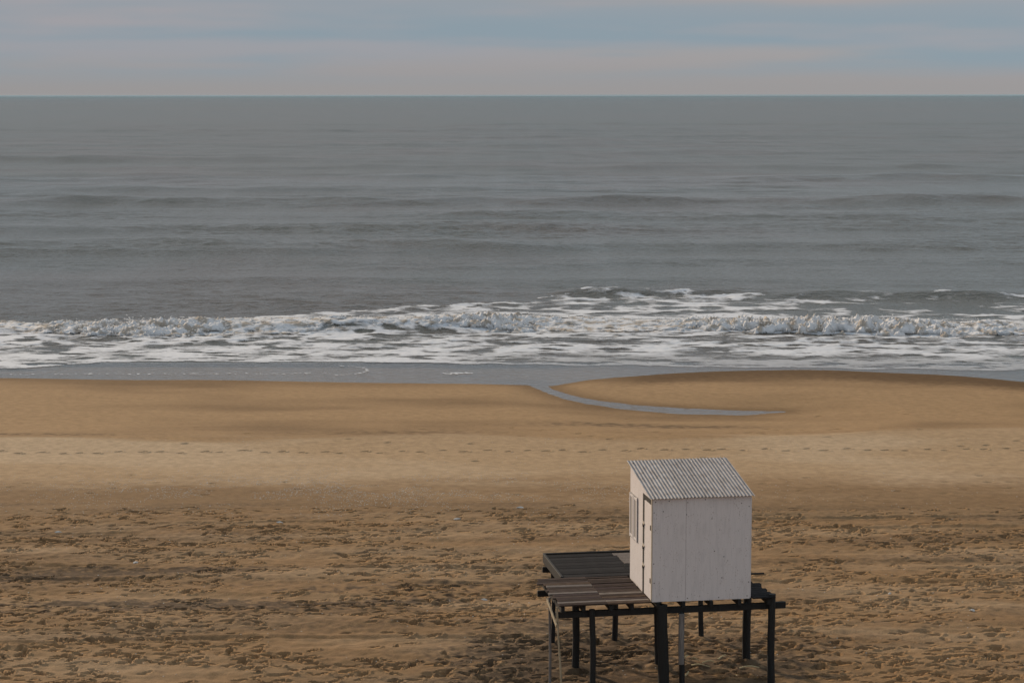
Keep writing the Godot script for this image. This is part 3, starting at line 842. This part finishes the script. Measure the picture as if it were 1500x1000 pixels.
# ------------------------------------------------------------------ materials
func make_materials():
	var grain := tex(noise(61, 0.09, 4), 384, 384, ramp([[0.25, grey(0.62)], [0.5, grey(0.86)], [0.75, grey(1.0)]]))
	M.sand = mat(Color.WHITE, 0.95, grain, Vector3.ONE * 0.9, true)
	M.sand.vertex_color_use_as_albedo = true
	M.sand.metallic_specular = 0.25
	var nim := Image.create(384, 384, false, Image.FORMAT_RGB8)
	nim = tex(noise(62, 0.05, 4), 384, 384, ramp([[0.0, grey(0.0)], [1.0, grey(1.0)]])).get_image()
	nim.bump_map_to_normal_map(5.0)
	M.sand.normal_enabled = true
	M.sand.normal_texture = ImageTexture.create_from_image(nim)
	M.sand.normal_scale = 0.8
	# water
	M.water = StandardMaterial3D.new()
	M.water.vertex_color_use_as_albedo = true
	M.water.roughness = 0.16
	M.water.metallic_specular = 0.5
	var wim: Image = tex(noise(63, 0.035, 4), 512, 512, ramp([[0.0, grey(0.0)], [1.0, grey(1.0)]]), 0.6, 1.0).get_image()
	wim.bump_map_to_normal_map(6.0)
	M.water.normal_enabled = true
	M.water.normal_texture = ImageTexture.create_from_image(wim)
	M.water.normal_scale = 1.0
	M.water.uv1_triplanar = true
	M.water.uv1_world_triplanar = true
	M.water.uv1_scale = Vector3.ONE * 0.11
	M.water_calm = M.water.duplicate()                  # the thin wash and the inlet lie smooth
	M.water_calm.transparency = BaseMaterial3D.TRANSPARENCY_ALPHA
	M.water_calm.albedo_color = Color(1, 1, 1, 0.34)  # so thin that the sand shows through
	M.water_calm.roughness = 0.09
	M.water_calm.normal_scale = 0.3
	# far out the wavelets are too small to build and only roughen the surface
	M.water_far = M.water.duplicate()
	M.water_far.roughness = 0.24
	M.water_open = M.water.duplicate()
	M.water_open.roughness = 0.24
	M.foam = mat(Color.WHITE, 0.9)
	M.foam.vertex_color_use_as_albedo = true
	M.foam.transparency = BaseMaterial3D.TRANSPARENCY_ALPHA   # thin foam lets the water show through
	M.spray = mat(Color(0.8, 0.79, 0.77), 0.8)
	# paint on plywood: stretched grain, grey rain stains
	var ply := paint_texture()
	for k in 3:
		M["paint%d" % k] = mat(Color(0.785, 0.735, 0.725), 0.7, ply, Vector3(0.55, 0.45, 0.55))
		M["paint%d" % k].uv1_offset = Vector3(k * 0.31, 0, k * 0.17)
	M.pale_paint = mat(Color(0.62, 0.53, 0.42), 0.75, ply, Vector3(2, 0.5, 2))
	M.shutter_grey = mat(Color(0.42, 0.39, 0.37), 0.75, ply, Vector3(2, 0.5, 2))
	M.inner = mat(Color(0.10, 0.075, 0.055), 0.9)
	M.iron = mat(Color(0.035, 0.026, 0.022), 0.7)
	M.zinc = mat(Color(0.6, 0.6, 0.6), 0.4)
	M.zinc.metallic = 0.6
	# timber
	var wood := tex(noise(65, 0.04, 5), 512, 512, ramp([[0.25, grey(0.22)], [0.45, grey(0.5)], [0.6, grey(0.8)], [0.75, grey(1.0)]]), 0.25, 2.6)
	var bark := tex(noise(69, 0.04, 5), 384, 384, ramp([[0.25, grey(0.3)], [0.45, grey(0.6)], [0.6, grey(0.85)], [0.75, grey(1.0)]]), 2.2, 0.25)
	for k in 7:
		M["plank%d" % k] = mat([Color(0.135, 0.10, 0.084), Color(0.095, 0.069, 0.057), Color(0.215, 0.178, 0.155), Color(0.085, 0.062, 0.052), Color(0.16, 0.11, 0.08), Color(0.11, 0.08, 0.075), Color(0.27, 0.225, 0.19)][k], 0.85, wood, Vector3(0.7, 1.6, 1.6))
		M["plank%d" % k].uv1_offset = Vector3(k * 0.37, 0, k * 0.23)
	for k in 2:
		M["black%d" % k] = mat([Color(0.052, 0.049, 0.050), Color(0.038, 0.036, 0.037)][k], 0.8, wood, Vector3(0.7, 1.6, 1.6))
	M.tar = mat(Color(0.016, 0.015, 0.014), 0.75, bark, Vector3(1.4, 0.5, 1.4))
	M.grey_wood = mat(Color(0.30, 0.27, 0.25), 0.9, bark, Vector3(1.4, 0.5, 1.4))
	M.pale_wood = mat(Color(0.58, 0.47, 0.31), 0.85, bark, Vector3(1.4, 0.5, 1.4))
	M.straw = mat(Color(0.60, 0.50, 0.29), 0.8)
	for k in ["black0", "black1", "plank0", "plank1", "plank3", "plank4", "plank5"]:
		M[k].metallic_specular = 0.18              # dry, weathered wood hardly shines
	M.bleached = mat(Color(0.66, 0.63, 0.58), 0.6)
	# zinc-coated roof with dull oxide stains
	var stain := tex(noise(66, 0.02, 5), 512, 512, ramp([[0.2, Color(0.36, 0.30, 0.27)], [0.42, Color(0.72, 0.70, 0.68)], [0.7, grey(1.0)]]), 1.0, 0.5)
	for k in 3:
		M["tin%d" % k] = mat([Color(0.37, 0.365, 0.375), Color(0.315, 0.31, 0.32), Color(0.355, 0.345, 0.355)][k], 0.55, stain, Vector3(0.6, 0.6, 0.5))
		M["tin%d" % k].metallic = 0.1
		M["tin%d" % k].uv1_offset = Vector3(k * 0.41, 0, k * 0.29)

func _ready():
	# camera
	var cam := Camera3D.new()
	cam.name = "camera"
	cam.fov = rad_to_deg(2.0 * atan(500.0 / 3000.0))
	cam.position = Vector3(0, 12.15, 0)
	cam.rotation_degrees = Vector3(-rad_to_deg(atan(361.0 / 3000.0)), 0, -0.05)
	cam.near = 0.5
	cam.far = 200000.0
	add_child(cam)
	cam.current = true
	# sky, exposure
	var env := Environment.new()
	env.background_mode = Environment.BG_SKY
	var sky := Sky.new()
	sky.sky_material = make_sky()
	env.sky = sky
	env.tonemap_mode = Environment.TONE_MAPPER_LINEAR
	env.tonemap_exposure = 1.0
	env.fog_enabled = true                             # thin blue sea air, seen only near the horizon
	env.fog_density = 0.00002
	env.fog_light_color = Color(0.62, 0.86, 0.95)
	env.sdfgi_enabled = true
	env.ssao_enabled = true
	env.ssil_enabled = true
	var we := WorldEnvironment.new()
	we.name = "world_environment"
	we.environment = env
	add_child(we)
	# a veiled sun, low over the sea to the left
	var sun := DirectionalLight3D.new()
	sun.name = "sun"
	sun.light_energy = 1.0
	sun.light_color = Color(1.0, 0.90, 0.78)
	sun.light_angular_distance = 3.0
	sun.shadow_enabled = true
	add_child(sun)
	sun.look_at_from_position(Vector3(-0.56, 0.375, -0.72), Vector3.ZERO)
	make_materials()
	make_beach()
	make_sea()
	make_foam()
	make_platform()
	make_hut()
	make_litter()
